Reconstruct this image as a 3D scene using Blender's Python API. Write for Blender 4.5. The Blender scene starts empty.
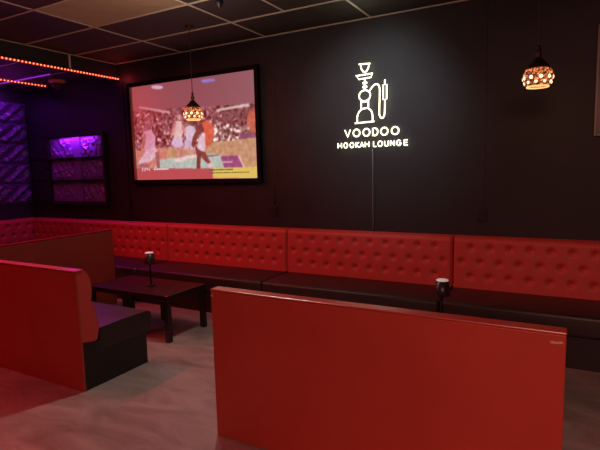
import bpy, bmesh, math, random
import numpy as np
from mathutils import Vector, Matrix
random.seed(7)
C = bpy.context.scene.collection
PI = math.pi

# ------------------------------------------------------------------ helpers
def link(name, me, mats=(), parent=None, smooth=False):
    o = bpy.data.objects.new(name, me)
    C.objects.link(o)
    for m in (mats if isinstance(mats, (list, tuple)) else [mats]):
        if m.name not in [x.name for x in me.materials]:
            me.materials.append(m)
    if parent: o.parent = parent
    if smooth:
        for p in me.polygons: p.use_smooth = True
    return o

def obj(name, bm, mats, parent=None, smooth=False):
    bmesh.ops.recalc_face_normals(bm, faces=bm.faces)
    me = bpy.data.meshes.new(name)
    bm.to_mesh(me); bm.free()
    return link(name, me, mats, parent, smooth)

def thing(name, label, cat, loc=(0, 0, 0), rotz=0, group=None):
    o = bpy.data.objects.new(name, None); C.objects.link(o)
    o.location = loc; o.rotation_euler = (0, 0, rotz); o.empty_display_size = .1
    tag(o, label, cat, group)
    return o

def tag(o, label, cat, group=None):
    o['label'] = label; o['category'] = cat
    if group: o['group'] = group

def struct(name, bm, mats, parent=None, smooth=False):
    o = obj(name, bm, mats, parent, smooth); o['kind'] = 'structure'
    return o

def dup(root, loc, label, rotz=0, group=None):
    r = root.copy(); C.objects.link(r); r.location = loc; r.rotation_euler = (0, 0, rotz)
    r['label'] = label
    if group: r['group'] = group
    for ch in list(root.children):
        c = ch.copy(); C.objects.link(c); c.parent = r
        for g in ch.children:
            d = g.copy(); C.objects.link(d); d.parent = c
    return r

def add_box(bm, x0, x1, y0, y1, z0, z1, bevel=0, seg=2):
    t = bmesh.new()
    bmesh.ops.create_cube(t, size=1)
    for v in t.verts:
        v.co = Vector(((x0+x1)/2+v.co.x*(x1-x0), (y0+y1)/2+v.co.y*(y1-y0), (z0+z1)/2+v.co.z*(z1-z0)))
    if bevel:
        bmesh.ops.bevel(t, geom=t.edges[:], offset=bevel, segments=seg, profile=.5, affect='EDGES')
    merge(bm, t)

def merge(bm, t):
    me = bpy.data.meshes.new('tmp'); t.to_mesh(me); t.free()
    bm.from_mesh(me); bpy.data.meshes.remove(me)

def bx(*a, **k):
    bm = bmesh.new(); add_box(bm, *a, **k); return bm

def add_tube(bm, pts, r, n=8, closed=False, cap=True):
    pts = [Vector(q) for q in pts]
    N = len(pts); rings = []
    for i, q in enumerate(pts):
        if closed: d = pts[(i+1) % N]-pts[i-1]
        else: d = pts[min(i+1, N-1)]-pts[max(i-1, 0)]
        d.normalize()
        ref = Vector((0, 1, 0)) if abs(d.y) < .9 else Vector((1, 0, 0))
        a = d.cross(ref).normalized(); b = d.cross(a).normalized()
        rr = r[i] if isinstance(r, (list, tuple)) else r
        rings.append([bm.verts.new(q+a*rr*math.cos(2*PI*k/n)+b*rr*math.sin(2*PI*k/n)) for k in range(n)])
    for i in range(N if closed else N-1):
        A, B = rings[i], rings[(i+1) % N]
        for k in range(n):
            bm.faces.new((A[k], A[(k+1) % n], B[(k+1) % n], B[k]))
    if cap and not closed:
        bm.faces.new(rings[0]); bm.faces.new(rings[-1])

def add_lathe(bm, prof, n=24, c=(0, 0, 0), cap0=False, cap1=False):
    rings = []
    for r, z in prof:
        rings.append([bm.verts.new((c[0]+r*math.cos(2*PI*k/n), c[1]+r*math.sin(2*PI*k/n), c[2]+z)) for k in range(n)])
    for A, B in zip(rings, rings[1:]):
        for k in range(n):
            bm.faces.new((A[k], A[(k+1) % n], B[(k+1) % n], B[k]))
    if cap0: bm.faces.new(rings[0])
    if cap1: bm.faces.new(rings[-1])

def add_prism_x(bm, prof, x0, x1):                      # profile in (y,z), extruded along x
    A = [bm.verts.new((x0, y, z)) for y, z in prof]; B = [bm.verts.new((x1, y, z)) for y, z in prof]
    n = len(prof)
    for k in range(n): bm.faces.new((A[k], A[(k+1) % n], B[(k+1) % n], B[k]))
    bm.faces.new(A); bm.faces.new(B)

def add_sphere(bm, c, r, u=12, v=8, sc=(1, 1, 1)):
    t = bmesh.new(); bmesh.ops.create_uvsphere(t, u_segments=u, v_segments=v, radius=r)
    for w in t.verts: w.co = Vector((c[0]+w.co.x*sc[0], c[1]+w.co.y*sc[1], c[2]+w.co.z*sc[2]))
    merge(bm, t)

# ------------------------------------------------------------------ materials
def mat(name, col, rough=.5, metal=0, emit=None, es=0, noise=None, bump=None, spec=.5, coat=0):
    m = bpy.data.materials.new(name); m.use_nodes = True
    nt = m.node_tree; b = nt.nodes['Principled BSDF']
    b.inputs['Base Color'].default_value = (*col, 1); b.inputs['Roughness'].default_value = rough
    b.inputs['Metallic'].default_value = metal; b.inputs['Specular IOR Level'].default_value = spec
    if coat: b.inputs['Coat Weight'].default_value = coat
    if emit: b.inputs['Emission Color'].default_value = (*emit, 1); b.inputs['Emission Strength'].default_value = es
    tc = nt.nodes.new('ShaderNodeTexCoord')
    if noise:                                           # (scale, colour2, contrast lo, hi, stretch)
        n = nt.nodes.new('ShaderNodeTexNoise'); n.inputs['Scale'].default_value = noise[0]; n.inputs['Detail'].default_value = 6
        mp = nt.nodes.new('ShaderNodeMapping'); mp.inputs['Scale'].default_value = noise[4] if len(noise) > 4 else (1, 1, 1)
        r = nt.nodes.new('ShaderNodeValToRGB')
        r.color_ramp.elements[0].position = noise[2]; r.color_ramp.elements[1].position = noise[3]
        r.color_ramp.elements[0].color = (*col, 1); r.color_ramp.elements[1].color = (*noise[1], 1)
        nt.links.new(tc.outputs['Object'], mp.inputs[0]); nt.links.new(mp.outputs[0], n.inputs['Vector'])
        nt.links.new(n.outputs['Fac'], r.inputs[0]); nt.links.new(r.outputs[0], b.inputs['Base Color'])
    if bump:                                            # (scale, strength)
        n2 = nt.nodes.new('ShaderNodeTexNoise'); n2.inputs['Scale'].default_value = bump[0]; n2.inputs['Detail'].default_value = 4
        bp = nt.nodes.new('ShaderNodeBump'); bp.inputs['Strength'].default_value = bump[1]; bp.inputs['Distance'].default_value = .01
        nt.links.new(tc.outputs['Object'], n2.inputs['Vector']); nt.links.new(n2.outputs['Fac'], bp.inputs['Height'])
        nt.links.new(bp.outputs[0], b.inputs['Normal'])
    return m

M = {}
M['wall'] = mat('black_wall_paint', (.0135, .0118, .013), .6, noise=(3, (.019, .0165, .018), .35, .7), bump=(60, .15))
M['wall_side'] = mat('dark_wall_paint', (.024, .018, .026), .6, bump=(60, .15))
M['tile'] = mat('black_ceiling_tile', (.035, .024, .022), .75, noise=(7, (.05, .036, .03), .3, .75), bump=(120, .25))
M['tile_tan_glow'] = mat('glowing_tan_ceiling_tile', (.26, .17, .09), .8, emit=(1, .55, .27), es=.022, noise=(7, (.32, .21, .12), .3, .75), bump=(120, .25))  # faint emission added so the tile looks lit
M['grid'] = mat('beige_ceiling_grid_metal', (.62, .52, .38), .5)
M['beam'] = mat('bulkhead_black', (.022, .016, .018), .6)
M['red'] = mat('red_vinyl', (.46, .046, .028), .5, noise=(2.2, (.53, .058, .036), .3, .7), bump=(220, .05))
M['red_tuft'] = mat('red_tufted_vinyl', (.62, .068, .056), .55, bump=(160, .06))
M['red_sheen'] = mat('red_vinyl_edge_sheen', (.50, .055, .04), .30, noise=(7, (.58, .16, .11), .56, .75), spec=.8)  # pale patches put the sign's highlight into the top edge's colour
M['red_dark'] = mat('dark_red_vinyl_button', (.20, .010, .008), .75, spec=.2)
M['divider'] = mat('brownish_red_vinyl', (.38, .058, .040), .5, noise=(3, (.42, .066, .046), .3, .7))
M['black'] = mat('black_vinyl', (.022, .017, .016), .42, noise=(4, (.032, .024, .022), .35, .7), bump=(90, .12))
M['black_base'] = mat('black_vinyl_base', (.016, .013, .012), .5, bump=(90, .1))
M['table'] = mat('black_brown_table', (.020, .010, .009), .28)
M['metal_black'] = mat('black_lamp_metal', (.022, .020, .019), .34)
M['lamp_pole'] = mat('matt_black_lamp_pole', (.008, .006, .006), .6, spec=.2)
M['lamp_top'] = mat('pale_lamp_diffuser', (.75, .62, .58), .4, emit=(1, .75, .7), es=.28)
M['bezel'] = mat('dark_screen_frame', (.007, .006, .006), .8, spec=.15)
M['plastic'] = mat('black_plastic', (.009, .007, .007), .5)
M['cable'] = mat('grey_cable', (.16, .15, .155), .5)
M['brass'] = mat('dark_bronze', (.09, .045, .02), .35, metal=.8)
M['silver'] = mat('silver_frame', (.13, .115, .09), .4, metal=.3)
M['pale'] = mat('pale_torn_backing', (.62, .42, .30), .8)
M['fixture'] = mat('ceiling_fixture_dark', (.06, .03, .025), .35)

def emission(name, col, s):
    m = bpy.data.materials.new(name); m.use_nodes = True
    nt = m.node_tree; nt.nodes.remove(nt.nodes['Principled BSDF'])
    e = nt.nodes.new('ShaderNodeEmission'); e.inputs[0].default_value = (*col, 1); e.inputs[1].default_value = s
    nt.links.new(e.outputs[0], nt.nodes['Material Output'].inputs[0])
    return m
M['neon'] = emission('white_neon', (1, .98, .70), 3.4)
M['led_red'] = emission('red_led', (1, .16, .07), 4)
M['led_tape'] = mat('red_led_tape', (.4, .02, .01), .5, emit=(1, .02, .01), es=.22)
M['purple_tube'] = emission('purple_led_tube', (.42, .03, .95), .75)
M['bead'] = emission('warm_glass_bead', (1, .55, .30), 3.2)
M['rim'] = emission('glowing_rim', (1, .42, .14), 1.9)
M['bulb'] = emission('warm_bulb', (1, .75, .45), 6)

# concrete floor with trowel streaks
def floor_mat():
    m = bpy.data.materials.new('polished_concrete'); m.use_nodes = True
    nt = m.node_tree; b = nt.nodes['Principled BSDF']; L = nt.links.new
    tc = nt.nodes.new('ShaderNodeTexCoord'); mp = nt.nodes.new('ShaderNodeMapping')
    mp.inputs['Rotation'].default_value = (0, 0, .5); mp.inputs['Scale'].default_value = (.8, 1.7, 1)
    L(tc.outputs['Object'], mp.inputs[0])
    n = nt.nodes.new('ShaderNodeTexNoise'); n.inputs['Scale'].default_value = 2.4; n.inputs['Detail'].default_value = 9
    n.inputs['Roughness'].default_value = .62; n.inputs['Distortion'].default_value = 1.1
    L(mp.outputs[0], n.inputs['Vector'])
    r = nt.nodes.new('ShaderNodeValToRGB'); cr = r.color_ramp
    cr.elements[0].position = .30; cr.elements[0].color = (.19, .145, .128, 1)
    cr.elements[1].position = .74; cr.elements[1].color = (.40, .335, .305, 1)
    e = cr.elements.new(.5); e.color = (.285, .23, .208, 1)
    L(n.outputs['Fac'], r.inputs[0]); L(r.outputs[0], b.inputs['Base Color'])
    rr = nt.nodes.new('ShaderNodeMapRange'); rr.inputs['To Min'].default_value = .28; rr.inputs['To Max'].default_value = .5
    L(n.outputs['Fac'], rr.inputs['Value']); L(rr.outputs[0], b.inputs['Roughness'])
    return m
M['floor'] = floor_mat()

# mosaic glass shade: amber cells between dark leading, lit from inside
def mosaic_mat():
    m = bpy.data.materials.new('amber_mosaic_glass'); m.use_nodes = True
    nt = m.node_tree; b = nt.nodes['Principled BSDF']; L = nt.links.new
    tc = nt.nodes.new('ShaderNodeTexCoord')
    v = nt.nodes.new('ShaderNodeTexVoronoi'); v.feature = 'DISTANCE_TO_EDGE'; v.inputs['Scale'].default_value = 75
    v2 = nt.nodes.new('ShaderNodeTexVoronoi'); v2.inputs['Scale'].default_value = 75
    L(tc.outputs['Object'], v.inputs['Vector']); L(tc.outputs['Object'], v2.inputs['Vector'])
    r = nt.nodes.new('ShaderNodeValToRGB'); r.color_ramp.elements[0].position = .04; r.color_ramp.elements[1].position = .16
    r.color_ramp.elements[0].color = (0, 0, 0, 1); r.color_ramp.elements[1].color = (1, 1, 1, 1)
    L(v.outputs['Distance'], r.inputs[0])
    sep = nt.nodes.new('ShaderNodeSeparateColor'); L(v2.outputs['Color'], sep.inputs[0])
    mul = nt.nodes.new('ShaderNodeMath'); mul.operation = 'MULTIPLY'
    pw = nt.nodes.new('ShaderNodeMath'); pw.operation = 'POWER'; pw.inputs[1].default_value = 1.5
    L(sep.outputs[0], pw.inputs[0]); L(pw.outputs[0], mul.inputs[0]); L(r.outputs[0], mul.inputs[1])
    m2 = nt.nodes.new('ShaderNodeMath'); m2.operation = 'MULTIPLY'; m2.inputs[1].default_value = 2.6
    L(mul.outputs[0], m2.inputs[0])
    b.inputs['Base Color'].default_value = (.09, .03, .012, 1); b.inputs['Roughness'].default_value = .2
    b.inputs['Emission Color'].default_value = (1, .27, .09, 1)
    L(m2.outputs[0], b.inputs['Emission Strength'])
    return m
M['mosaic'] = mosaic_mat()
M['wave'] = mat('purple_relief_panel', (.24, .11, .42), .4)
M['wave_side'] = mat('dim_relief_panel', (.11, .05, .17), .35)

# ------------------------------------------------------------------ measured frame
YW, XL, XR, YF, ZC = 4.80, -7.65, 2.7, -2.6, 3.10          # back wall, left wall, right wall, front wall, ceiling
XB, ZLOW = -5.50, 2.92                                       # bulkhead face, lower ceiling
F_PX = 481.4708
Rv = Vector((.87517, .48179, -.0253)); 
yaw, pitch, roll = .506162, -.115778, -.025456
fwd = Vector((-math.sin(yaw)*math.cos(pitch), math.cos(yaw)*math.cos(pitch), math.sin(pitch)))
right0 = Vector((math.cos(yaw), math.sin(yaw), 0)); up0 = right0.cross(fwd)
Rv = right0*math.cos(roll)+up0*math.sin(roll); Uv = -right0*math.sin(roll)+up0*math.cos(roll)
CAM = Vector((0, 0, 1.6))

cam = bpy.data.cameras.new('camera'); co = bpy.data.objects.new('camera', cam); C.objects.link(co)
mw = Matrix.Identity(4)
for i in range(3):
    mw[i][0], mw[i][1], mw[i][2], mw[i][3] = Rv[i], Uv[i], -fwd[i], CAM[i]
co.matrix_world = mw
cam.sensor_width = 36; cam.lens = 36*F_PX/600; cam.clip_start = .02
bpy.context.scene.camera = co

def on_wall(px, py, y):                                      # where a sight line meets the plane at depth y (survey helper)
    d = Rv*((px-300)/F_PX)+Uv*((225-py)/F_PX)+fwd
    return CAM+d*(y/d.y)

# ------------------------------------------------------------------ setting
struct('floor', bx(XL-.2, XR+.2, YF-.2, YW+.2, -.1, 0), M['floor'])
struct('wall_back', bx(XL-.2, XR+.2, YW, YW+.15, 0, ZC+.1), M['wall'])
struct('wall_left', bx(XL-.15, XL, YF, YW, 0, ZC+.1), M['wall_side'])
struct('wall_right', bx(XR, XR+.15, YF, YW, 0, ZC+.1), M['wall_side'])
struct('wall_front', bx(XL-.2, XR+.2, YF-.15, YF, 0, ZC+.1), M['wall_side'])
XG = [-4.30, -3.04, -1.78, -.52, .74, 2.0]
YG = [4.150, 3.502, 2.854, 2.206, 1.558, .91, .262, -.386, -1.034, -1.682, -2.33]
# ceiling: one face per tile so that the lighter tile is its own material slot
bm = bmesh.new()
xs = [XB-.06]+XG+[XR]; ys = [YW]+YG+[YF]
for i in range(len(xs)-1):
    for j in range(len(ys)-1):
        f = bm.faces.new([bm.verts.new((x, y, ZC)) for x, y in ((xs[i], ys[j]), (xs[i+1], ys[j]), (xs[i+1], ys[j+1]), (xs[i], ys[j+1]))])
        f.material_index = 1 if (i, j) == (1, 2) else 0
me = bpy.data.meshes.new('ceiling'); bm.to_mesh(me); bm.free()
o = link('ceiling', me, [M['tile'], M['tile_tan_glow']]); o['kind'] = 'structure'
bm = bmesh.new(); T = .011
for x in XG: add_box(bm, x-T, x+T, YF, YW, ZC-.006, ZC+.004)
for y in YG: add_box(bm, XB, XR, y-T, y+T, ZC-.007, ZC+.004)
for x in (-2.41, -1.15): add_box(bm, x-T, x+T, 3.502, 4.15, ZC-.006, ZC+.004)
add_box(bm, XB, XR, YW-.02, YW, ZC-.008, ZC+.004)            # wall angle
add_box(bm, XB, XB+.012, YF, YW, ZC-.008, ZC+.004)
struct('trim_1', bm, M['grid'])
struct('beam', bx(XB-.06, XB, YF, YW, 2.90, ZC), M['beam'])
struct('ceiling_lower', bx(XL, XB-.06, YF, YW, ZLOW, ZC), M['tile'])
bm = bmesh.new()
for y in (4.15, 3.502, 2.854): add_box(bm, XL, XB-.06, y-T, y+T, ZLOW-.006, ZLOW+.002)
struct('trim_2', bm, M['grid'])
struct('trim_3', bx(XB, XB+.006, 4.062, 4.092, 2.918, 3.088), M['grid'])
# joints of the wall panels
for k, (x, w) in enumerate(((-5.43, .035), (-2.955, .014), (-.68, .010))):
    struct('trim_%d' % (k+4), bx(x-w, x+w, YW-(.012 if k == 0 else .003), YW, .93, 2.87 if k == 0 else ZC-.01, bevel=.0012), M['wall'])
# ------------------------------------------------------------------ tufted banquette
ROWZ = (.822, .684, .548); SEAT = .43
def backrest_bm(w, pitch, square=''):
    """front of the back is y = -depth, wall side y = 0; x 0..w"""
    nx = int(w/.0135); z0, z1, D = .425, .926, .095; nz = 44
    but = []
    n = max(2, round(w/pitch)); p = w/n
    for r, z in enumerate(ROWZ):
        for k in range(n+(0 if r == 1 else 1)):
            x = (k+.5)*p if r == 1 else k*p
            if .05 < x < w-.05: but.append((x, z))
    X = np.linspace(0, w, nx+1)[None, :]; Z = np.linspace(z0, z1, nz+1)[:, None]
    dx = np.minimum(X+(9 if square == 'start' else 0), w-X+(9 if square == 'end' else 0)); dz = np.minimum(Z-z0, z1-Z)
    e = lambda d, r: np.sqrt(np.clip(1-(1-np.clip(d/r, 0, 1))**2, 0, 1))
    P = D*e(dx, .018)*(.25+.75*e(z1-Z, .05))*np.ones_like(Z)
    P = np.where(dx <= 0, 0, P); P = np.where(z1-Z <= 1e-6, .0, P)
    lean = .02*(1-(Z-z0)/(z1-z0))
    T_ = np.zeros_like(P)
    for x, z in but:
        rr = np.sqrt((X-x)**2+(Z-z)**2)
        T_ = np.maximum(T_, .034*np.exp(-(rr/.025)**2))
    # soft pleats between diagonal neighbours
    for i, a in enumerate(but):
        for b in but[i+1:]:
            d = math.hypot(a[0]-b[0], a[1]-b[1])
            if abs(a[1]-b[1]) > .05 and d < p*.95:
                ux, uz = (b[0]-a[0])/d, (b[1]-a[1])/d
                t = np.clip((X-a[0])*ux+(Z-a[1])*uz, 0, d)
                q = np.sqrt((X-a[0]-t*ux)**2+(Z-a[1]-t*uz)**2)
                T_ = np.maximum(T_, .006*np.exp(-(q/.012)**2))
    P = np.clip(P+lean*np.where(dx > 0, 1, 0)-T_, 0, None)
    bm = bmesh.new()
    V = [[bm.verts.new((X[0, i], -P[j, i], Z[j, 0])) for i in range(nx+1)] for j in range(nz+1)]
    for j in range(nz):
        for i in range(nx):
            bm.faces.new((V[j][i], V[j][i+1], V[j+1][i+1], V[j+1][i]))
    b0 = [bm.verts.new((X[0, i], 0, z0)) for i in range(nx+1)]
    for i in range(nx): bm.faces.new((b0[i], b0[i+1], V[0][i+1], V[0][i]))
    pos = [(x, -(D+.02*(1-(z-z0)/(z1-z0))-.034)-.0005, z) for x, z in but]
    return bm, pos

tb = bmesh.new(); add_sphere(tb, (0, 0, 0), .0085, 10, 6, (1, .5, 1)); me_btn = bpy.data.meshes.new('button'); tb.to_mesh(me_btn); tb.free()
me_btn.materials.append(M['red_dark'])
for q in me_btn.polygons: q.use_smooth = True

def banquette(w, loc, rotz, label, corner=False):
    t = thing('banquette', label, 'banquette', loc, rotz, 'sections of the tufted banquette round the walls')
    backs = [(w, (0, 0, 0), 0, '')] if not corner else [(w-.122, (.122, 0, 0), 0, 'start'), (.672, (0, -.674, 0), PI/2, 'end')]
    for bw, bl, br, sq in backs:
        bm, pos = backrest_bm(bw, .168, sq)
        bk = obj('backrest', bm, M['red_tuft'], t, True); bk.location = bl; bk.rotation_euler = (0, 0, br)
        for q in pos:
            b = bpy.data.objects.new('button', me_btn); C.objects.link(b); b.parent = bk; b.location = q
    obj('seat_cushion', bx(.002, w-.002, -.66, -.005, .255, SEAT, bevel=.028, seg=3), M['black'], t, True)
    obj('base', bx(.004, w-.004, -.635, -.008, .0, .254), M['black_base'], t)
    return t
W = 1.847
s0 = -2.783
Yb = YW-.004
banquette(W-.003, (s0+W, Yb, 0), 0, 'rightmost red tufted banquette section on black seat, past the last seam')
banquette(W-.003, (s0, Yb, 0), 0, 'red tufted banquette section directly under the neon sign, black seat')
banquette(W-.003, (s0-W, Yb, 0), 0, 'red tufted banquette section under the screen, behind the coffee tables')
banquette(W-.003, (s0-2*W, Yb, 0), 0, 'red tufted banquette section below the purple relief shelves, beyond the divider')
banquette(s0-2*W-XL-.007, (XL+.004, Yb, 0), 0, 'short red tufted banquette section in the far left corner', True)
banquette(W, (XL+.004, YW-.68-W-.005, 0), PI/2, 'red tufted banquette section along the left wall under purple wall panels')

# ------------------------------------------------------------------ booth benches
def bench_parts(t, w):
    """x 0..w, back panel at y 0, seat towards +y"""
    obj('back_panel', bx(0, w, 0, .022, 0, .900, bevel=.004), M['red'], t)
    prof = [(.023, .372), (.12, .352), (.150, .36), (.166, .42), (.170, .47), (.160, .54), (.143, .60), (.128, .645), (.120, .668),
            (.128, .70), (.133, .75), (.128, .81), (.108, .868), (.088, .894), (.06, .901), (.023, .901)]
    bm = bmesh.new(); add_prism_x(bm, prof, .004, w-.004)
    obj('backrest', bm, M['red_tuft'], t)
    obj('top_edge', bx(-.002, w+.002, -.004, .072, .9015, .913, bevel=.005), M['red_sheen'], t)
    bm = bmesh.new(); add_prism_x(bm, [(.171, .261), (.684, .261), (.689, .268), (.691, .40), (.688, .418), (.680, .431), (.664, .439), (.64, .442), (.40, .447), (.171, .440)], .002, w-.002)
    obj('seat_cushion', bm, M['black'], t)
    bm = bmesh.new(); add_prism_x(bm, [(.023, 0), (.624, 0), (.624, .26), (.171, .26), (.171, .345), (.12, .35), (.023, .368)], .002, w-.002)
    obj('base', bm, M['black_base'], t)
t = thing('booth_bench', 'high-backed red booth bench in the right foreground, seen from behind', 'booth bench', (-1.816, 2.168, 0), 0, 'red booth benches')
bench_parts(t, 1.838)
def tear(t, pts, th=.003):
    bm = bmesh.new()
    A = [bm.verts.new((x, -.0015, z)) for x, z in pts]; B = [bm.verts.new((x, -.0015-th, z)) for x, z in pts]
    bm.faces.new(A); bm.faces.new(B)
    for k in range(len(pts)): bm.faces.new((A[k], A[(k+1) % len(pts)], B[(k+1) % len(pts)], B[k]))
    o = obj('vinyl_tear', bm, M['pale'], t); o['label'] = 'pale torn spot in the vinyl'
    return o
tear(t, [(1.775, .868), (1.79, .873), (1.80, .870), (1.824, .876), (1.828, .866), (1.805, .862), (1.785, .861)])
tear(t, [(.003, .876), (.012, .881), (.020, .873), (.022, .866), (.014, .869), (.006, .867)])
wl = 1.762
t = thing('booth_bench', 'red booth bench on the left with black seat beside the coffee table', 'booth bench', (-3.068-wl, 2.182, 0), 0, 'red booth benches')
bench_parts(t, wl)
# divider running from the left bench to the wall seating
t = thing('booth_divider', 'brownish-red upholstered booth divider panel between left bench and wall banquette', 'divider', (-4.84, 2.215, 0))
obj('panel', bx(-.07, 0, 0, 1.785, .0, .912, bevel=.006), M['divider'], t)
obj('top_edge', bx(-.072, .002, -.001, 1.79, .912, .926, bevel=.005), M['red_dark'], t)

# ------------------------------------------------------------------ coffee tables
def coffee_table(loc, label):
    t = thing('coffee_table', label, 'coffee table', loc, 0, 'low black square coffee tables')
    S = .275
    obj('tabletop', bx(-S, S, -S, S, .40, .45, bevel=.003), M['table'], t)
    for sx in (-1, 1):
        for sy in (-1, 1):
            x, y = sx*(S-.026), sy*(S-.026)
            obj('leg', bx(x-.025, x+.025, y-.025, y+.025, 0, .4, bevel=.002), M['table'], t)
    return t
tab = coffee_table((-3.497, 3.495, 0), 'black square coffee table at the end of the left bench, right one of a pair')
dup(tab, (-4.050, 3.495, 0), 'black square coffee table beside the divider, left one of a pair')
dup(tab, (-.72, 3.44, 0), 'black coffee table behind the right foreground bench, carrying a small lamp')

# ------------------------------------------------------------------ small table lamps
def table_lamp(loc, label):
    t = thing('table_lamp', label, 'table lamp', loc, 0, 'small black table lamps')
    bm = bmesh.new(); add_lathe(bm, [(.040, 0), (.041, .004), (.039, .009), (.01, .012)], 24, cap0=True, cap1=True); obj('base', bm, M['lamp_pole'], t, True)
    bm = bmesh.new(); add_tube(bm, [(0, 0, .012), (0, 0, .30)], .0075, 10); obj('pole', bm, M['lamp_pole'], t, True)
    bm = bmesh.new(); add_lathe(bm, [(.054, .232), (.055, .234), (.044, .340), (.041, .340), (.051, .234), (.054, .232)], 28); obj('lamp_shade', bm, M['metal_black'], t, True)
    bm = bmesh.new(); add_lathe(bm, [(.0415, .334), (.0425, .345), (.034, .349), (.004, .350)], 28, cap0=True, cap1=True)
    o = obj('diffuser', bm, M['lamp_top'], t, True); o['label'] = 'pale round top of the lamp'
    return t
lp = table_lamp((-3.69, 3.48, .451), 'small black lamp with pale top on coffee table beside left bench')
dup(lp, (-.745, 3.40, .451), 'small black lamp with pale top rising behind the right foreground bench')

# ------------------------------------------------------------------ projection screen with a basketball broadcast
t = thing('projection_screen', 'large dark-framed screen on back wall showing a basketball game', 'screen', (-4.205, YW-.002, 2.13))
hw, hh = 1.015, .623
fw = .052
frame = bmesh.new()
for a in ((-hw-fw, -hw, -hh-fw, hh+fw), (hw, hw+fw, -hh-fw, hh+fw), (-hw, hw, hh, hh+fw), (-hw, hw, -hh-fw, -hh)):
    add_box(frame, a[0], a[1], -.055, -.001, a[2], a[3], bevel=.003)
obj('frame', frame, M['bezel'], t)
bm = bmesh.new()
add_box(bm, -hw+.0005, -hw+.022, -.052, -.022, -hh+.0005, hh-.0005)  # tan stands in for screen light on the frame's left inner side
o = obj('lit_inner_edge', bm, mat('screen_lit_edge', (.42, .27, .14), .5), t); o['label'] = 'inner edge of the frame, screen light painted in tan'
NX, NZ = 300, 184
# homography from the sketch quad (view crop) to the unit square, used only to paint the broadcast
def homog(src, dst):
    A = []
    for (x, y), (u, v) in zip(src, dst):
        A.append([x, y, 1, 0, 0, 0, -u*x, -u*y, u]); A.append([0, 0, 0, x, y, 1, -v*x, -v*y, v])
    A = np.array(A, float); h = np.linalg.solve(A[:, :8], A[:, 8]); return np.append(h, 1).reshape(3, 3)
Hm = homog([(0, 0), (1, 0), (1, 1), (0, 1)], [(52, 413), (447, 402), (432, 60), (35, 125)])
uu, vv = np.meshgrid(np.linspace(0, 1, NX+1), np.linspace(0, 1, NZ+1))
q = Hm @ np.stack([uu.ravel(), vv.ravel(), np.ones(uu.size)])
SX = (q[0]/q[2]).reshape(uu.shape); SY = (q[1]/q[2]).reshape(uu.shape)
def inside(poly):
    r = np.zeros(SX.shape, bool); n = len(poly)
    for i in range(n):
        (x0, y0), (x1, y1) = poly[i], poly[(i+1) % n]
        if y0 == y1: continue
        c = ((y0 > SY) != (y1 > SY)) & (SX < (x1-x0)*(SY-y0)/(y1-y0)+x0); r ^= c
    return r
def ell(cx, cy, rx, ry, a=0):
    ca, sa = math.cos(a), math.sin(a); X_, Y_ = SX-cx, SY-cy
    return ((X_*ca+Y_*sa)/rx)**2+((-X_*sa+Y_*ca)/ry)**2 < 1
rng = np.random.default_rng(3)
IMG = np.zeros(SX.shape+(3,))
IMG[:] = (128, 66, 76)
IMG += np.array((6, 14, 14))*np.clip((SX-250)/180, 0, 1)[..., None]
def put(mask, c, j=0):
    IMG[mask] = np.array(c)+(rng.normal(0, j, (mask.sum(), 1)) if j else 0)
def smooth(a, n):
    for _ in range(n): a = (a+np.roll(a, 1, 0)+np.roll(a, -1, 0)+np.roll(a, 1, 1)+np.roll(a, -1, 1))/5
    return a
lv = 190-(SX-240)*.08                                     # top of the stands
nz1 = smooth(rng.random(SX.shape), 6); nz1 = (nz1-nz1.mean())/nz1.std()
nz2 = smooth(rng.random(SX.shape), 8); nz2 = (nz2-nz2.mean())/nz2.std()
cr = (SY > lv-8)
IMG[cr] = (np.array((116, 56, 62))+np.clip(nz1[cr]*24+nz2[cr]*14, -45, 95)[:, None]*np.array((1, .95, .95)))
br = cr & (SY > 235) & (SX > 205)
IMG[br] = (np.array((140, 98, 96))+np.clip(nz1[br]*46+nz2[br]*20, -70, 90)[:, None])
spk = cr & (nz1 > .9) & (SY > 205)
IMG[spk] += (np.clip(nz1[spk]-.9, 0, 1)*60)[:, None]
put(inside([(308, 194), (312, 186), (412, 166), (416, 175)]), (205, 180, 176), 5)
put(inside([(60, 188), (62, 182), (160, 196), (160, 204)]), (190, 150, 152), 12)
put(inside([(300, 200), (416, 178), (430, 205), (430, 222), (300, 222)]) & (nz2 > -.4), (112, 62, 66), 12)
put(ell(422, 215, 14, 30, .1), (190, 86, 66), 12); put(ell(432, 258, 18, 24, 0), (170, 80, 62), 12)
put(inside([(385, 262), (440, 258), (440, 280), (380, 284)]), (120, 60, 90), 10)
crt = SY > 312-(SX-120)*.12
IMG[crt] = np.array((186, 140, 104))+(nz2[crt]*6)[:, None]
put(crt & (SX < 150), (196, 120, 104), 8)
put(inside([(105, 378), (128, 348), (290, 326), (322, 330), (336, 376)]), (170, 188, 178), 4)
put(inside([(322, 334), (378, 331), (398, 372), (336, 376)]), (140, 62, 112), 4)
put(inside([(378, 331), (383, 331), (404, 371), (398, 372)]), (215, 190, 175))
put(inside([(326, 352), (360, 350), (362, 353), (327, 355)]), (215, 180, 190))
put(inside([(262, 334), (318, 329), (320, 333), (266, 338)]), (120, 80, 100))
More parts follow.
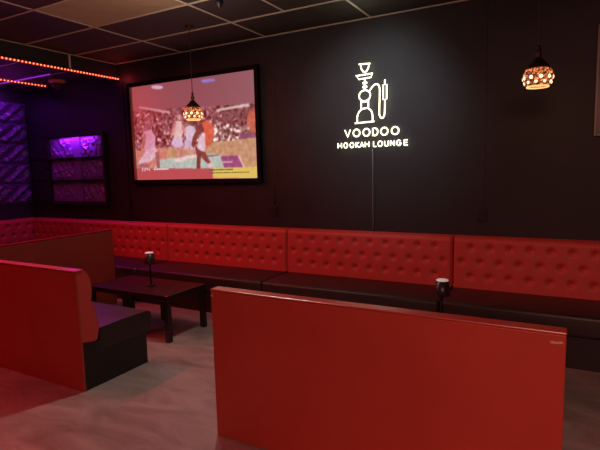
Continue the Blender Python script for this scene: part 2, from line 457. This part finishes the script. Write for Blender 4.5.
# players: skin, shirts, shorts, shoes
SK, WH, PU = (164, 92, 92), (214, 184, 196), (188, 150, 206)
put(ell(88, 250, 12, 15), (120, 62, 78)); put(inside([(76, 262), (98, 254), (114, 275), (112, 312), (84, 330), (70, 300)]), (206, 150, 178), 10)
put(inside([(78, 262), (68, 300), (76, 318), (84, 280)]), SK, 5); put(inside([(80, 325), (112, 308), (122, 330), (100, 352), (62, 372), (56, 362)]), (214, 178, 196), 12)
put(inside([(112, 325), (124, 322), (128, 375), (118, 376)]), (150, 80, 84)); put(inside([(56, 366), (84, 356), (96, 372), (60, 376)]), SK, 6)
put(ell(189, 214, 7, 9), (196, 140, 128)); put(inside([(178, 226), (197, 226), (201, 262), (196, 280), (172, 280), (172, 245)]), (222, 188, 184), 6)
put(inside([(172, 236), (179, 232), (176, 262), (164, 282), (160, 276)]), (200, 130, 122)); put(inside([(197, 230), (203, 240), (214, 262), (208, 266), (197, 252)]), (200, 130, 122))
put(inside([(170, 279), (196, 279), (204, 304), (180, 312), (164, 300)]), (204, 176, 214), 8)
put(inside([(178, 310), (190, 308), (189, 342), (180, 345)]), (196, 130, 116)); put(inside([(192, 306), (203, 303), (202, 338), (194, 342)]), (186, 118, 108))
put(inside([(172, 346), (200, 338), (210, 346), (196, 356), (176, 354)]), (226, 206, 206), 8)
put(ell(226, 232, 8, 10), (120, 66, 66)); put(inside([(208, 246), (222, 238), (238, 244), (246, 262), (236, 290), (212, 288)]), (208, 186, 206), 8)
put(inside([(208, 286), (238, 286), (240, 312), (228, 316), (222, 304), (216, 316), (206, 312)]), (200, 172, 206), 8)
put(inside([(207, 312), (216, 315), (216, 336), (208, 338)]), (190, 128, 120)); put(inside([(228, 315), (239, 312), (240, 332), (230, 334)]), (190, 128, 120))
put(inside([(204, 336), (244, 330), (246, 340), (208, 346)]), (224, 206, 206), 6)
put(inside([(254, 236), (276, 220), (294, 232), (302, 262), (292, 296), (276, 308), (268, 300), (266, 262)]), (206, 86, 56), 8)
put(inside([(238, 242), (262, 232), (270, 250), (262, 272), (244, 262)]), (112, 48, 46), 5)
put(inside([(248, 250), (262, 254), (246, 285), (236, 312), (228, 300), (234, 272)]), (118, 52, 46), 5)
put(inside([(262, 260), (272, 262), (274, 300), (270, 322), (246, 316), (250, 290)]), (214, 186, 204), 6)
put(inside([(240, 300), (252, 314), (264, 322), (258, 345), (258, 376), (245, 376), (246, 340)]), (112, 46, 40), 5)
put(inside([(258, 318), (272, 322), (292, 356), (284, 362), (262, 340)]), (118, 50, 44), 5)
put(inside([(280, 360), (292, 354), (302, 366), (284, 371)]), (220, 196, 190))
# overlays
put((SY > 376.5-(SX-52)*.012) & (SX < 300), (176, 66, 72), 2); put(inside([(298, 372), (460, 366), (460, 404), (298, 404)]), (216, 190, 84), 2)
put(SY > 405.5-(SX-298)*.02, (188, 74, 66))
put(ell(119, 122, 19, 6), (200, 190, 220), 5); put(ell(282, 98, 23, 6, -.12), (130, 112, 200), 8)
# red haze of the strip light painted into the upper left of the picture
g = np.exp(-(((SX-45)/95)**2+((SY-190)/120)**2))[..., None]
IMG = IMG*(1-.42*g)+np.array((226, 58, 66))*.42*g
nz3 = smooth(rng.random(SX.shape), 12); nz3 = (nz3-nz3.mean())/nz3.std()
_m = (SY < 375) & (SY > lv-8)
IMG[_m] += (nz3[_m]*4+nz1[_m]*5)[:, None]
for _c in range(3):
    _a = IMG[..., _c]; _p = np.pad(_a, 2, mode='edge')
    for _k in range(2): _p = (_p+np.roll(_p, 1, 0)+np.roll(_p, -1, 0)+np.roll(_p, 1, 1)+np.roll(_p, -1, 1))/5
    IMG[..., _c] = _p[2:-2, 2:-2]
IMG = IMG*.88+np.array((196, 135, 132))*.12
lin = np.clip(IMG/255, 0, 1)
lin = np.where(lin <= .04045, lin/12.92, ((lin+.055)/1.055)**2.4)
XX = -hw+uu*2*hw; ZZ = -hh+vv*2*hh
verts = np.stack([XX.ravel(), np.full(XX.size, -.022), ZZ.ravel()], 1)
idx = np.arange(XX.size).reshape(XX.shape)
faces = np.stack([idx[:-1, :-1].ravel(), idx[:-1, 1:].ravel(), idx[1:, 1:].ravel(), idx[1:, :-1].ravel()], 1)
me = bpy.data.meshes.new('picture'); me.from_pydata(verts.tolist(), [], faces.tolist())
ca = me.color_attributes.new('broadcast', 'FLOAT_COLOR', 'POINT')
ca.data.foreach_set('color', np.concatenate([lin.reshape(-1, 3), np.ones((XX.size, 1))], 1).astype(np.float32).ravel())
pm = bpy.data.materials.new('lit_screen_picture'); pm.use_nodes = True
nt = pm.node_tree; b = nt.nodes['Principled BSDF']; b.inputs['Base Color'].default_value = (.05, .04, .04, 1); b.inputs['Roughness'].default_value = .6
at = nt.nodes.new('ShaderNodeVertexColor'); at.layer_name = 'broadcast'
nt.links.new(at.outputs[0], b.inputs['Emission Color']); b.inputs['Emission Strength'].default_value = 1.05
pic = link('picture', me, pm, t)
# captions
def text(name, body, size, x, z, m, parent, y=-.0245, al='LEFT', sx=1):
    c = bpy.data.curves.new(name, 'FONT'); c.body = body; c.size = size; c.align_x = al; c.fill_mode = 'FRONT'
    o = bpy.data.objects.new(name, c); C.objects.link(o); o.parent = parent
    c.resolution_u = 3
    bpy.context.view_layer.update()
    me = bpy.data.meshes.new_from_object(o); bpy.data.objects.remove(o); me.materials.clear()
    o = link(name, me, m, parent)
    o.location = (x, y, z); o.rotation_euler = (PI/2, 0, 0); o.scale = (sx, 1, 1)
    return o
cap_w = emission('caption_white', (.85, .62, .62), .9); cap_d = emission('caption_dark', (.20, .12, .03), .8)
text('caption', 'ESPN', .062, -hw+.115, -hh+.118, cap_w, pic, sx=1.15)
bm = bmesh.new()
x = -hw+.34
for w in (.035, .02, .04, .03, .025, .045, .03, .03, .02):
    add_box(bm, x, x+w-.008, -.025, -.0235, -hh+.127, -hh+.150); x += w
obj('caption', bm, cap_w, pic)
bm = bmesh.new()
for z, n, hgt, seed in ((-hh+.100, 17, .020, 1), (-hh+.066, 24, .014, 2)):
    rr = random.Random(seed); x = hw-.735
    for k in range(n):
        w = rr.choice((.016, .022, .03, .026)); add_box(bm, x, x+w-.006, -.025, -.0235, z, z+hgt*rr.uniform(.7, 1)); x += w
obj('caption', bm, cap_d, pic)

# ------------------------------------------------------------------ neon sign
YS = YW-.035
t = thing('neon_sign', 'glowing white neon sign of a water pipe above VOODOO HOOKAH LOUNGE lettering', 'neon sign', (-1.79, YS, 1.80))
off = Vector((-1.79, YS, 1.80))
def wp(zx, zy): return on_wall(345+zx/6, 55+zy/6, YS)-off
def arc(cx, cz, rx, rz, a0, a1, n=20): return [Vector((cx+rx*math.cos(a0+(a1-a0)*k/n), 0, cz+rz*math.sin(a0+(a1-a0)*k/n))) for k in range(n+1)]
NR = .0072
def stroke(bm, pts, r=NR, closed=False): add_tube(bm, pts, r, 8, closed)
def spline(pts, n=6):
    P_ = [pts[0]]+list(pts)+[pts[-1]]; out = []
    for i in range(1, len(P_)-2):
        for k in range(n):
            s = k/n; a, b_, c, d = P_[i-1], P_[i], P_[i+1], P_[i+2]
            out.append(.5*((2*b_)+(c-a)*s+(2*a-5*b_+4*c-d)*s*s+(3*b_-a-3*c+d)*s**3))
    return out+[pts[-1]]
bm = bmesh.new()
stroke(bm, [wp(84, 56), wp(151, 51)])
stroke(bm, spline([wp(95, 58), wp(97, 80), wp(108, 98), wp(118, 103), wp(130, 95), wp(140, 76), wp(143, 54)]))
obj('bowl', bm, M['neon'], t, True)
bm = bmesh.new(); stroke(bm, [wp(66, 126), wp(166, 110), wp(154, 134), wp(84, 146)], closed=True); obj('tray', bm, M['neon'], t, True)
bm = bmesh.new()
stroke(bm, [wp(119, 146), wp(119, 212)])
for yy in (168, 192): stroke(bm, [wp(107, yy+1), wp(131, yy-2)], .011)
obj('stem', bm, M['neon'], t, True)
cb = wp(118, 244)
bm = bmesh.new(); stroke(bm, arc(cb.x, cb.z, .061, .055, 0, 2*PI*23/24, 23), closed=True); obj('ball', bm, M['neon'], t, True)
bm = bmesh.new()
stroke(bm, [wp(97, 273), wp(97, 320)]); stroke(bm, [wp(140, 268), wp(140, 314)]); stroke(bm, [wp(94, 283), wp(143, 277)])
stroke(bm, spline([wp(74, 404), wp(74, 370), wp(84, 343), wp(100, 326), wp(119, 320), wp(140, 320), wp(157, 336), wp(165, 362), wp(165, 396)]))
stroke(bm, [wp(60, 410), wp(176, 398)])
obj('vase', bm, M['neon'], t, True)
bm = bmesh.new()
stroke(bm, spline([wp(144, 220), wp(160, 196), wp(178, 178), wp(196, 176), wp(207, 196), wp(208, 240), wp(206, 340), wp(209, 366), wp(222, 379), wp(234, 366), wp(238, 340), wp(240, 270)]))
obj('hose', bm, M['neon'], t, True)
bm = bmesh.new(); stroke(bm, [wp(229, 179), wp(250, 176), wp(250, 264), wp(229, 268)], closed=True); stroke(bm, [wp(239, 176), wp(239, 148)]); obj('mouthpiece', bm, M['neon'], t, True)
def letter(ch, x, z, w, h, r):
    L_ = lambda *p: [Vector((x+a*w, 0, z+b*h)) for a, b in p]
    bm = bmesh.new()
    S_ = lambda p, c=False: stroke(bm, p, r, c)
    if ch == 'V': S_(L_((0, 1), (.5, 0), (1, 1)))
    elif ch == 'O': S_([Vector((x+w/2+w/2*math.cos(2*PI*k/24), 0, z+h/2+h/2*math.sin(2*PI*k/24))) for k in range(24)], True)
    elif ch == 'D':
        S_([Vector((x, 0, z)), Vector((x, 0, z+h))]+[Vector((x+w*.35+w*.65*math.cos(a), 0, z+h/2+h/2*math.sin(a))) for a in [PI/2-PI*k/14 for k in range(15)]], True)
    elif ch == 'H': S_(L_((0, 0), (0, 1))); S_(L_((1, 0), (1, 1))); S_(L_((0, .5), (1, .5)))
    elif ch == 'K': S_(L_((0, 0), (0, 1))); S_(L_((1, 1), (.08, .5), (1, 0)))
    elif ch == 'A': S_(L_((0, 0), (.5, 1), (1, 0))); S_(L_((.2, .33), (.8, .33)))
    elif ch == 'L': S_(L_((0, 1), (0, 0), (1, 0)))
    elif ch == 'U': S_(L_((0, 1), (0, .45))+[Vector((x+w/2-w/2*math.cos(a), 0, z+h*.4-h*.4*math.sin(a))) for a in [PI*k/12 for k in range(13)]]+L_((1, .45), (1, 1)))
    elif ch == 'N': S_(L_((0, 0), (0, 1))); S_(L_((0, 1), (1, 0))); S_(L_((1, 0), (1, 1)))
    elif ch == 'G': S_([Vector((x+w/2+w/2*math.cos(a), 0, z+h/2+h/2*math.sin(a))) for a in [PI*.24+PI*1.76*k/20 for k in range(21)]]+L_((.55, .5)))
    elif ch == 'E': S_(L_((1, 1), (0, 1), (0, 0), (1, 0))); S_(L_((0, .5), (.85, .5)))
    obj('letter', bm, M['neon'], t, True)
def lx(zx): return on_wall(330+zx/6.667, 135, YS).x-off.x
VO = [('V', 118, .062), ('O', 177, .072), ('O', 243, .072), ('D', 302, .054), ('O', 362, .074), ('O', 434, .074)]
for ch, zx, w in VO: letter(ch, lx(zx)-w/2, 1.922-1.80, w, .074, .0068)
HL = [('H', 64, .041), ('O', 104, .040), ('O', 145, .040), ('K', 182, .034), ('A', 212, .042), ('H', 247, .041), ('L', 299, .030), ('O', 334, .044), ('U', 376, .038), ('N', 416, .040), ('G', 459, .044), ('E', 506, .036)]
for ch, zx, w in HL: letter(ch, lx(zx)-w/2, 1.810-1.80, w, .052, .0056)
bm = bmesh.new()
for zx, z in ((118, .03), (440, .03)): add_tube(bm, [(lx(zx), 0, z), (lx(zx), .034, z)], .004, 6)
for q_ in (wp(119, 150), wp(120, 400), wp(207, 300)): add_tube(bm, [(q_.x, 0, q_.z), (q_.x, .034, q_.z)], .004, 6)
obj('mounting_pins', bm, M['cable'], t)
# cable of the sign
bm = bmesh.new()
add_tube(bm, [(-1.772, YW-.008, 1.79), (-1.771, YW-.008, 1.5), (-1.774, YW-.008, 1.2), (-1.771, YW-.008, 1.05), (-1.775, YW-.008, .932)], .0065, 8)
tag(obj('power_cable', bm, M['cable'], None, True), 'thin grey cable running down the wall from the neon sign', 'cable')
bm = bmesh.new(); add_tube(bm, [(-2.985, YW-.006, 1.42), (-2.987, YW-.006, 1.25), (-2.988, YW-.006, 1.178)], .005, 8)
tag(obj('power_cable', bm, M['plastic'], None, True), 'short dark cable hanging into the wall outlet right of the screen', 'cable')

# ------------------------------------------------------------------ wall outlets
def outlet(x, z, label):
    t = thing('wall_outlet', label, 'outlet', (x, YW-.001, z), 0, 'black wall outlets')
    obj('cover_plate', bx(-.04, .04, -.010, 0, -.06, .06, bevel=.003), M['plastic'], t)
    for dz in (.026, -.026): obj('socket', bx(-.02, .02, -.014, -.0101, dz-.018, dz+.018, bevel=.003), M['wall'], t)
    return t
outlet(-2.99, 1.115, 'black wall outlet on the back wall between screen and neon sign')
outlet(-.69, 1.125, 'black wall outlet on the back wall right of the neon sign')
outlet(-5.40, 1.165, 'black wall outlet on the back wall under the screen\'s left corner')

# ------------------------------------------------------------------ picture frame at the right edge
t = thing('picture_frame', 'silver-edged framed picture on back wall at the right edge', 'picture frame', (.185, YW-.002, 1.81))
bm = bmesh.new()
for a in ((0, .022, 0, .9), (.678, .70, 0, .9), (.022, .678, 0, .022), (.022, .678, .878, .9)): add_box(bm, a[0], a[1], -.03, 0, a[2], a[3], bevel=.003)
obj('frame', bm, M['silver'], t)
obj('picture', bx(.0225, .6775, -.012, -.002, .0225, .8775), mat('dark_golden_picture', (.03, .02, .012), .35, noise=(2.5, (.14, .08, .03), .45, .75)), t)

# ------------------------------------------------------------------ relief panels in purple light
def relief_bm(w, h, nx=12, nz=6, amp=.05, seed=1, diag=False):
    rr = random.Random(seed); bm = bmesh.new()
    V = []
    for j in range(nz+1):
        row = []
        for i in range(nx+1):
            e = (i in (0, nx)) or (j in (0, nz))
            d = .012 if e else amp*(.25+.75*abs(math.sin(i*1.15+j*.9)))*rr.uniform(.35, 1)
            if diag and not e: d = .012+amp*abs(((i-j*1.0)/5.0) % 1.0-.5)*2
            row.append(bm.verts.new((w*i/nx+(0 if e else rr.uniform(-.012, .012)), -d, h*j/nz+(0 if e else rr.uniform(-.008, .008)))))
        V.append(row)
    for j in range(nz):
        for i in range(nx):
            a, b_, c, d = V[j][i], V[j][i+1], V[j+1][i+1], V[j+1][i]
            if (i+j) % 2: bm.faces.new((a, b_, c)); bm.faces.new((a, c, d))
            else: bm.faces.new((a, b_, d)); bm.faces.new((b_, c, d))
    bb = [bm.verts.new((x, 0, z)) for x, z in ((0, 0), (w, 0), (w, h), (0, h))]
    bm.faces.new([bb[0], bb[1]]+[V[0][i] for i in range(nx, -1, -1)]); bm.faces.new([bb[2], bb[3]]+V[nz])
    bm.faces.new([bb[3], bb[0]]+[V[j][0] for j in range(nz+1)]); bm.faces.new([bb[1], bb[2]]+[V[j][nx] for j in range(nz, -1, -1)])
    return bm
t = thing('display_niche', 'purple-lit wall niche with two dark shelves and faceted back panels', 'wall niche', (-7.08, YW-.002, 1.18))
nw, nh = 1.235, 1.0
bm = bmesh.new()
for a in ((-.03, 0, -.03, nh+.03), (nw, nw+.03, -.03, nh+.03), (0, nw, -.03, 0), (0, nw, nh, nh+.03)): add_box(bm, a[0], a[1], -.055, 0, a[2], a[3])
obj('frame', bm, M['beam'], t)
for z in (.333, .666): obj('shelf', bx(.001, nw-.001, -.075, -.001, z-.012, z+.012), M['plastic'], t)
for r in range(3):
    z0 = r*.333+.014; h_ = .305
    obj('relief_panel', relief_bm(.56, h_, 12, 6, seed=r+3), M['wave'], t).location = (.002, -.001, z0)
    obj('relief_panel', relief_bm(.50, h_, 11, 6, seed=r+9), M['wave'], t).location = (.733, -.001, z0)
    obj('post', bx(.565, .728, -.03, -.001, z0, z0+h_), M['wave'], t)
me_wave = None
PLAB = ['bottom', 'second', 'third', 'top']
for r in range(5):
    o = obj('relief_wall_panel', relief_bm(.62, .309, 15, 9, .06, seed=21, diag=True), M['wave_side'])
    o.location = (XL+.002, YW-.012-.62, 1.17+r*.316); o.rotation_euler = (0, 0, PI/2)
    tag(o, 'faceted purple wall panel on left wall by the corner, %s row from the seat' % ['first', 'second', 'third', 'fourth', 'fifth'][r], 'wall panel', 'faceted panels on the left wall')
    o2 = o.copy(); C.objects.link(o2); o2.location.y -= .624
    o2['label'] = 'faceted purple wall panel on left wall cut by the photo edge, %s row from the seat' % ['first', 'second', 'third', 'fourth', 'fifth'][r]
for r in range(3):
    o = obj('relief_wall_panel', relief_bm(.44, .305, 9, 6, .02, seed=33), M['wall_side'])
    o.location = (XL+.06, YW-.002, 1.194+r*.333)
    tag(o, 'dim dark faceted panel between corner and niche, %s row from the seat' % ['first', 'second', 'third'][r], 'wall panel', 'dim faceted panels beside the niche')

# ------------------------------------------------------------------ mosaic pendant lamps
def pendant(loc, label):
    ztop = ZC-loc[2]
    t = thing('pendant_lamp', label, 'pendant lamp', loc, 0, 'amber mosaic pendant lamps')
    bm = bmesh.new(); add_lathe(bm, [(.045, ztop), (.045, ztop-.015), (.012, ztop-.03)], 20, cap0=True, cap1=True); obj('canopy', bm, M['brass'], t, True)
    bm = bmesh.new(); add_tube(bm, [(0, 0, ztop-.025), (0, 0, .20)], .004, 8); obj('cord', bm, M['plastic'], t)
    bm = bmesh.new(); add_lathe(bm, [(.008, .215), (.014, .20), (.010, .185), (.02, .17), (.018, .15), (.012, .14), (.026, .125), (.040, .108), (.058, .090), (.074, .070), (.080, .060), (.079, .056)], 24, cap0=True)
    obj('cap', bm, M['brass'], t, True)
    bm = bmesh.new(); add_lathe(bm, [(.072, .064), (.082, .052), (.090, .036), (.098, .010), (.099, -.008), (.092, -.030), (.080, -.052), (.072, -.062)], 32)
    obj('glass_shade', bm, M['mosaic'], t, True)
    bm = bmesh.new(); add_lathe(bm, [(.072, -.0605), (.0745, -.063), (.0735, -.070), (.067, -.070), (.067, -.062), (.072, -.0605)], 32); obj('rim', bm, M['rim'], t, True)
    bm = bmesh.new(); add_sphere(bm, (0, 0, -.03), .03, 16, 10); obj('bulb', bm, M['bulb'], t, True)
    for k in range(10):
        a = 2*PI*k/10+.2
        bm = bmesh.new(); add_sphere(bm, (.0, 0, 0), .0135, 12, 8, (1, .5, 1))
        o = obj('bead', bm, M['bead'], t, True); o.location = (.0955*math.cos(a), .0955*math.sin(a), -.006); o.rotation_euler = (0, 0, a+PI/2)
        bm = bmesh.new(); add_sphere(bm, (.0, 0, 0), .0105, 10, 6, (1, .6, 1.2))
        a += PI/10
        o = obj('bead', bm, M['bead'], t, True); o.location = (.0875*math.cos(a), .0875*math.sin(a), -.036); o.rotation_euler = (0, 0, a+PI/2)
    return t
pn = pendant((-3.485, 4.02, 2.214), 'amber mosaic glass pendant lamp hanging in front of the screen')
pn2 = dup(pn, (-.200, 3.86, 2.197), 'amber mosaic glass pendant lamp hanging right of the neon sign', .35)

# ------------------------------------------------------------------ ceiling fixtures
t = thing('ceiling_spotlight', 'small dark hanging ceiling fixture at the photo\'s top edge', 'ceiling fixture', (-2.62, 3.42, ZC-.008))
bm = bmesh.new(); add_lathe(bm, [(.04, 0), (.04, -.018), (.018, -.03), (.018, -.05)], 20, cap0=True, cap1=True); obj('mount', bm, M['fixture'], t, True)
bm = bmesh.new(); add_lathe(bm, [(.02, -.05), (.034, -.058), (.036, -.08), (.024, -.10), (.008, -.118), (.002, -.128)], 20, cap0=True, cap1=True); obj('body', bm, M['plastic'], t, True)
t = thing('ceiling_camera', 'small dark dome fixture on lower ceiling beside the short red light strip', 'ceiling fixture', (-6.27, 4.43, ZLOW-.001))
bm = bmesh.new(); add_lathe(bm, [(.11, 0), (.11, -.03), (.085, -.05), (.04, -.05)], 24, cap0=True, cap1=True); obj('housing', bm, mat('red_lit_plastic', (.75, .22, .14), .4), t, True)  # red strip light put into the dark housing's colour
bm = bmesh.new(); add_sphere(bm, (0, 0, -.075), .07, 20, 12, (1.1, 1.1, .75)); obj('dome', bm, M['fixture'], t, True)

# ------------------------------------------------------------------ light strips
bm = bmesh.new(); add_sphere(bm, (0, 0, 0), .0090, 8, 6); me_led = bpy.data.meshes.new('led'); bm.to_mesh(me_led); bm.free(); me_led.materials.append(M['led_red'])
def led_strip(x, z, y0, y1, label, n):
    t = thing('led_light_strip', label, 'light strip', (x, y0, z), 0, 'red light strips')
    obj('tape', bx(-.002, .006, 0, y1-y0, -.012, .012), M['led_tape'], t)
    for k in range(n):
        o = bpy.data.objects.new('led', me_led); C.objects.link(o); o.parent = t
        o.location = (.010, (y1-y0)*(k+.5)/n, 0)
    return t
struct('trim_8', bx(XB+.0005, XB+.045, YF, YW-.001, 2.878, 2.902), M['beam'])
led_strip(XB+.048, 2.890, .60, 4.79, 'long red light strip along the lower edge of the ceiling bulkhead', 94)
led_strip(-6.79, 2.908, .60, 4.61, 'short red light strip under the lower ceiling at the left edge', 82)
bm = bmesh.new(); add_tube(bm, [(-7.3, 4.12, ZLOW-.0065), (-5.97, 4.12, ZLOW-.0065)], .0065, 8)
tag(obj('purple_light_tube', bm, M['purple_tube'], None, True), 'thin purple light tube under the lower ceiling at the left', 'light tube')

# ------------------------------------------------------------------ lamps
def area(name, loc, sx, sy, power, col, rot=(0, 0, 0), spread=PI):
    l = bpy.data.lights.new(name, 'AREA'); l.shape = 'RECTANGLE'; l.size = sx; l.size_y = sy; l.energy = power; l.color = col; l.spread = spread
    o = bpy.data.objects.new(name, l); C.objects.link(o); o.location = loc; o.rotation_euler = rot; return o
def point(name, loc, power, col, r=.03):
    l = bpy.data.lights.new(name, 'POINT'); l.energy = power; l.color = col; l.shadow_soft_size = r
    o = bpy.data.objects.new(name, l); C.objects.link(o); o.location = loc; return o
def spot(name, loc, target, power, col, ang, blend=.6, r=.05):
    l = bpy.data.lights.new(name, 'SPOT'); l.energy = power; l.color = col; l.spot_size = ang; l.spot_blend = blend; l.shadow_soft_size = r
    o = bpy.data.objects.new(name, l); C.objects.link(o); o.location = loc
    o.rotation_euler = (Vector(target)-Vector(loc)).to_track_quat('-Z', 'Y').to_euler(); return o
RED = (1, .05, .07)
area('strip_glow', (XB+.14, 2.2, 2.86), .03, 3.6, 45, RED, (0, math.radians(-36), 0), math.radians(140))
area('strip_glow', (-6.70, 2.2, 2.87), .03, 3.4, 14, RED, (0, math.radians(-10), 0), math.radians(140))
# added warm fill from behind the viewer, no source known there
area('front_fill', (.9, -1.9, 2.9), 2.6, .7, 54, (1, .40, .32), (math.radians(50), 0, math.radians(-6)), math.radians(115))
# added soft fill point without a fixture; the spot is the hanging fixture's
point('overhead_light', (-2.75, 3.0, 2.55), 15, (1, .80, .70), .12)
spot('overhead_light', (-2.62, 3.42, 2.95), (-2.3, 2.0, 0), 84, (1, .80, .72), math.radians(100), .8)
spot('sign_glare_fill', (-1.9, 2.9, 3.0), (-1.77, 4.8, 2.1), 74, (.78, .88, 1), math.radians(60), 1)  # added spot, stands in for lens glare around the sign
point('strip_end_glow', (XB+.14, 4.70, 2.89), .5, RED, .01)
point('sign_glare_fill', (-1.72, 4.30, 2.88), .9, (.85, 1, .80), .05)  # added point for the greenish glow above the sign, no fixture there
# pendants
point('pendant_glow', (-3.50, 4.02, 2.11), 1.2, (1, .55, .22), .04)
point('pendant_glow', (-.200, 3.86, 2.085), 1.2, (1, .55, .22), .04)
# purple light over the corner and in the niche
PUR = (.47, .03, 1)
area('purple_glow', (-6.42, YW-.085, 2.165), .75, .03, 4.2, PUR, (math.radians(-4), 0, 0))
point('purple_glow', (-6.7, 4.0, 2.55), 3.2, (.55, .03, .8), .05)
area('purple_glow', (-7.25, 4.3, 2.86), .5, .03, 3.4, PUR, (0, math.radians(14), 0))

w = bpy.data.worlds.new('world'); bpy.context.scene.world = w; w.use_nodes = True
w.node_tree.nodes['Background'].inputs[0].default_value = (.02, .012, .014, 1); w.node_tree.nodes['Background'].inputs[1].default_value = .3
vs = bpy.context.scene.view_settings
vs.view_transform = 'Standard'; vs.look = 'None'; vs.exposure = 0; vs.gamma = 1
